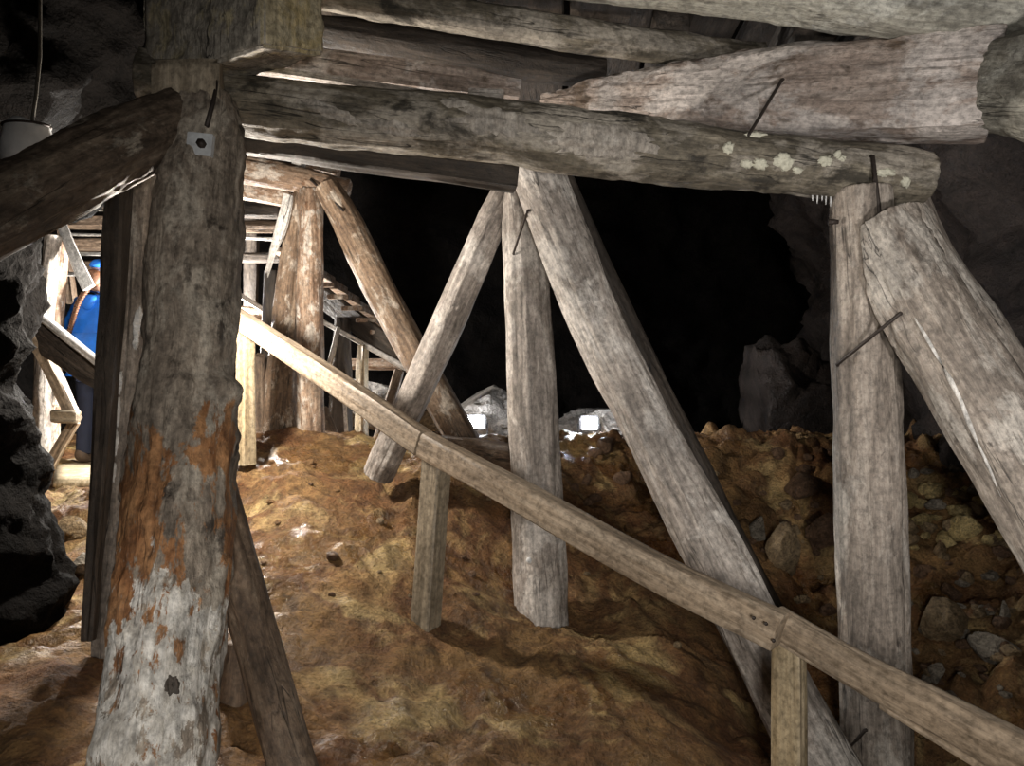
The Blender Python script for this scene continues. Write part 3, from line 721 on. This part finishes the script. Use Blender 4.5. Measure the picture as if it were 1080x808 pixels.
    for q in range(3):
        ps = []; n = 60
        for i in range(n):
            t = i/(n-1); ph = t*2*math.pi*7+q*2*math.pi/3
            c = Vector((.03-.15*t, -.10-.075*math.sin(min(1, t*2.2)*math.pi/2), 1.50-.42*t))
            ps.append(c+Vector((.017*math.sin(ph), .009*math.sin(2*ph), 0)))
        tube_bm(bm, ps, [.013*(1-.4*i/(n-1)) for i in range(n)], 8)
    me = bpy.data.meshes.new('braid'); bm.to_mesh(me); bm.free()
    for p in me.polygons: p.use_smooth = True
    o = bpy.data.objects.new('braid', me); C.objects.link(o); me.materials.append(M['hair']); o.parent = pr
    return pr
person()

# white bag hung on a rope, upper left
def bag():
    c = P(28,150,2.95)
    bm = bmesh.new(); seg = 40; rings = []
    for i in range(14):
        t = i/13; r = .085*(1.0+.12*math.sin(t*3))*(1 if t > .12 else .75+2*t); z = lerp(-.11, .07, t)
        rings.append([bm.verts.new(c+Vector((math.cos(2*math.pi*j/seg)*r*(1+.10*noise.noise(Vector((math.cos(2*math.pi*j/seg)*3, math.sin(2*math.pi*j/seg)*3, t*4)))), math.sin(2*math.pi*j/seg)*r*.7, z+.012*math.sin(2*math.pi*j/seg*3)*t))) for j in range(seg)])
    for i in range(13):
        for j in range(seg): bm.faces.new((rings[i][j], rings[i][(j+1)%seg], rings[i+1][(j+1)%seg], rings[i+1][j]))
    bm.faces.new(rings[0][::-1]); bm.faces.new(rings[-1])
    o = world_mesh('hanging_bag', bm, 'bag', label='crumpled white bag hanging on a rope above the left brace', cat='bag')
    tube('rim', [c+Vector((math.cos(a_)*.088, math.sin(a_)*.062, .062)) for a_ in [2*math.pi*k/24 for k in range(25)]], .005, 'iron', o)
    return c
bc = bag()
tube('hanging_rope', [bc+Vector((.02,0,.07)), P(38,100,2.97), P(42,60,3.0), P(42,-60,3.1), P(43,-300,3.2)], .007, 'rope', seg=8, label='thin rope hanging down the dark rock above the white bag', cat='rope')

# ---------------------------------------------------------------- far floodlights and ledges
def flood(px, py, Y, label):
    c = P(px, py, Y); e = empty('floodlight', c-Vector((0,0,.12)), label, 'lamp')
    bm = box_bm(c+Vector((0,.05,0)), .17, .08, .13, None, .012); world_mesh('housing', bm, 'lamp_body', e, False)
    world_mesh('lens', box_bm(c+Vector((0,.004,0)), .13, .012, .09, None, .004), 'lens', e, False, label='glowing lens')
    tube('bracket', [c+Vector((-.095,.05,0)), c+Vector((-.095,.05,-.11)), c+Vector((.095,.05,-.11)), c+Vector((.095,.05,0))], .008, 'lamp_body', e)
    l = bpy.data.lights.new('floodlight_beam', 'POINT'); l.energy = 16; l.color = (.93,.96,1); l.shadow_soft_size = .05
    lo = bpy.data.objects.new('floodlight_beam', l); C.objects.link(lo); lo.location = c+Vector((0,-.12,.06))
blob('boulder', P(512,440,6.9), (.36,.45,.26), 'rock_grey', sub=5, amp=.35, facet=1, label='grey boulder lit by the left floodlight', cat='rock')
blob('boulder', P(632,452,6.9), (.40,.45,.20), 'rock_grey', sub=5, amp=.35, facet=1, label='flat grey boulder lit by the right floodlight', cat='rock')
blob('boulder', P(404,430,7.2), (.45,.5,.36), 'rock_grey', sub=5, amp=.4, facet=1, label='grey rock below the far staircase', cat='rock')
blob('boulder', P(832,425,7.1), (.58,.6,.56), 'rock_brown', sub=5, amp=.4, facet=1, label='dim brown boulder behind the ridge left of the right post', cat='rock')
blob('boulder', P(572,475,6.9), (.5,.5,.2), 'rock_grey', sub=5, amp=.35, facet=1, label='low grey rock between the two floodlights', cat='rock')
flood(502,446,6.35, 'glowing white floodlight left of the middle post')
flood(622,447,6.35, 'glowing white floodlight right of the middle post')

# ---------------------------------------------------------------- loose stones
def stone(px, py, w, h, mat, label, name='stone', group=None, sub=4, sink=.25):
    p = hit(px, py+h*.3); Y = p.y
    return blob(name, p+Vector((0, w/F*Y*.1, h/F*Y*(.5-sink+.12))), (w/2/F*Y*1.08, w/2/F*Y*.8, h/2/F*Y*1.08), mat, sub=sub, amp=.3, fr=1.4, facet=1, rotz=random.uniform(-1,1), label=label, cat='stone', group=group)
stone(826,583,38,56,'stone_tan','upright tan stone in the dark hollow left of the right post')
stone(868,566,32,40,'stone_brown','reddish stone touching the left side of the right post')
stone(850,515,50,26,'stone_brown','flat reddish brown slab above the upright tan stone')
stone(800,560,20,30,'stone_grey','grey wet stone beside the long pale brace')
stone(640,472,30,18,'stone_brown','brown stone under the right floodlight')
stone(820,480,18,14,'stone_brown','small round stone on the ridge left of the right post')
stone(982,518,22,16,'stone_yellow','yellowish stone just right of the right post')
stone(1020,560,34,26,'stone_yellow','large yellow stone at the right edge rubble')
stone(1000,660,48,50,'stone_tan','big tan boulder low at the right of the upright post')
stone(1045,610,28,12,'stone_grey','pale flat pebble near the right edge')
stone(1050,690,50,34,'stone_grey','grey angular stone low at the right edge')
stone(988,712,18,26,'stone_grey','pale upright pebble above the rail at the right')
stone(1022,612,12,16,'stone_tan','small tan pebble in the middle of the right rubble')
stone(1060,648,12,28,'stone_grey','narrow pale stone standing at the right edge')
stone(455,447,24,26,'stone_tan','pale stone at the foot of the slim left slanting brace')
stone(715,682,10,8,'stone_tan','tiny pale pebble on the mud below the handrail')
stone(350,588,16,12,'stone_brown','dark small stone on the mound left of the rail post')
stone(76,560,34,26,'stone_tan','tan stone at the foot of the black rock pillar')
stone(84,600,30,24,'stone_grey','greyish stone lower beside the black plank')
for i in range(70):
    px = random.uniform(955,1078); py = random.uniform(480,735)
    w = random.uniform(7,22)
    stone(px, py, w, w*random.uniform(.5,.9), random.choice(['stone_yellow','stone_yellow','stone_tan','stone_brown','stone_grey']) if py < 580 else random.choice(['stone_brown','stone_brown','stone_tan','stone_grey']), 'small broken stone in the rubble right of the upright post', 'rubble_stone', 'rubble stones right of the post', 3)
for i in range(34):
    px = random.uniform(956,1072); py = random.uniform(518,585); w = random.uniform(10,24)
    stone(px, py, w, w*random.uniform(.55,.9), random.choice(['stone_yellow','stone_yellow','stone_tan']), 'yellowish broken stone in the bright patch of rubble below the thick right brace', 'rubble_stone', 'yellow stones below the thick brace', 3, .1)
for i in range(34):
    px = random.uniform(735,880); py = random.uniform(466,650)
    w = random.uniform(6,18)
    stone(px, py, w, w*random.uniform(.5,.9), random.choice(['stone_brown','stone_brown','stone_tan']), 'small brown stone in the rubble between long pale brace and right post', 'rubble_stone', 'rubble stones left of the post', 3)
for i in range(34):
    px = random.uniform(255,640); py = random.uniform(480,640)
    w = random.uniform(4,11)
    stone(px, py, w, w*random.uniform(.5,.8), random.choice(['stone_tan','mud','stone_brown','mud']), 'small ochre clod on the mound around the rail post', 'clod', 'clods on the mound', 3)
for i in range(12):
    px = random.uniform(590,720); py = random.uniform(470,560)
    w = random.uniform(8,20)
    stone(px, py, w, w*random.uniform(.6,1.), random.choice(['stone_brown','stone_brown','mud']), 'brown lump of rock in the bank right of the middle post', 'rubble_stone', 'lumps in the bank behind', 3)

# ---------------------------------------------------------------- light
def lamp(kind, name, loc, energy, col=(1,.93,.84), size=.08, target=None, spot=None, blend=.6):
    l = bpy.data.lights.new(name, kind); l.energy = energy; l.color = col
    l.shadow_soft_size = size
    if kind == 'SPOT': l.spot_size = math.radians(spot); l.spot_blend = blend
    o = bpy.data.objects.new(name, l); C.objects.link(o); o.location = loc
    if target is not None: o.rotation_euler = (Vector(target)-Vector(loc)).to_track_quat('-Z', 'Y').to_euler()
    return o
lamp('POINT', 'mine_lamp_far', (-2.6,6.35,EYE+.42), 350, (1,.95,.88), .06)
lamp('POINT', 'mine_lamp_near', (-1.62,3.8,EYE+.45), 150, (1,.9,.78), .05)
lamp('POINT', 'mine_lamp_passage', (-3.05,5.5,EYE+.75), 15, (1,.97,.93), .05)
lamp('SPOT', 'fill_spot_behind_viewer', (.15,-.5,EYE-.1), 210, (1,.94,.86), .15, (.35,3,EYE-.2), 88, 1.)  # unseen fill added behind the viewer to light the front timbers
lamp('SPOT', 'fill_spot_low', (-1.0,.35,EYE-.5), 34, (1,.95,.88), .08, P(150,760,1.95), 42, 1.)  # added unseen spot, brightens the foot of the left post
lamp('SPOT', 'fill_spot_right', (1.5,.2,EYE-.3), 185, (1,.94,.88), .12, (1.9,3.4,EYE+.75), 84, .9)  # unseen fill added off to the right for overhead beams and rubble

w = bpy.data.worlds.new('dark'); bpy.context.scene.world = w; w.use_nodes = True
w.node_tree.nodes['Background'].inputs[0].default_value = (.5,.5,.55,1); w.node_tree.nodes['Background'].inputs[1].default_value = .004

cam = bpy.data.cameras.new('camera'); cam.sensor_width = 36; cam.lens = F/1080*36; cam.clip_start = .02
co = bpy.data.objects.new('camera', cam); C.objects.link(co); co.location = (0,0,EYE); co.rotation_euler = (math.pi/2,0,0)
bpy.context.scene.camera = co
vs = bpy.context.scene.view_settings
vs.view_transform = 'Standard'; vs.look = 'None'; vs.gamma = 1; vs.exposure = .18; vs.use_curve_mapping = False
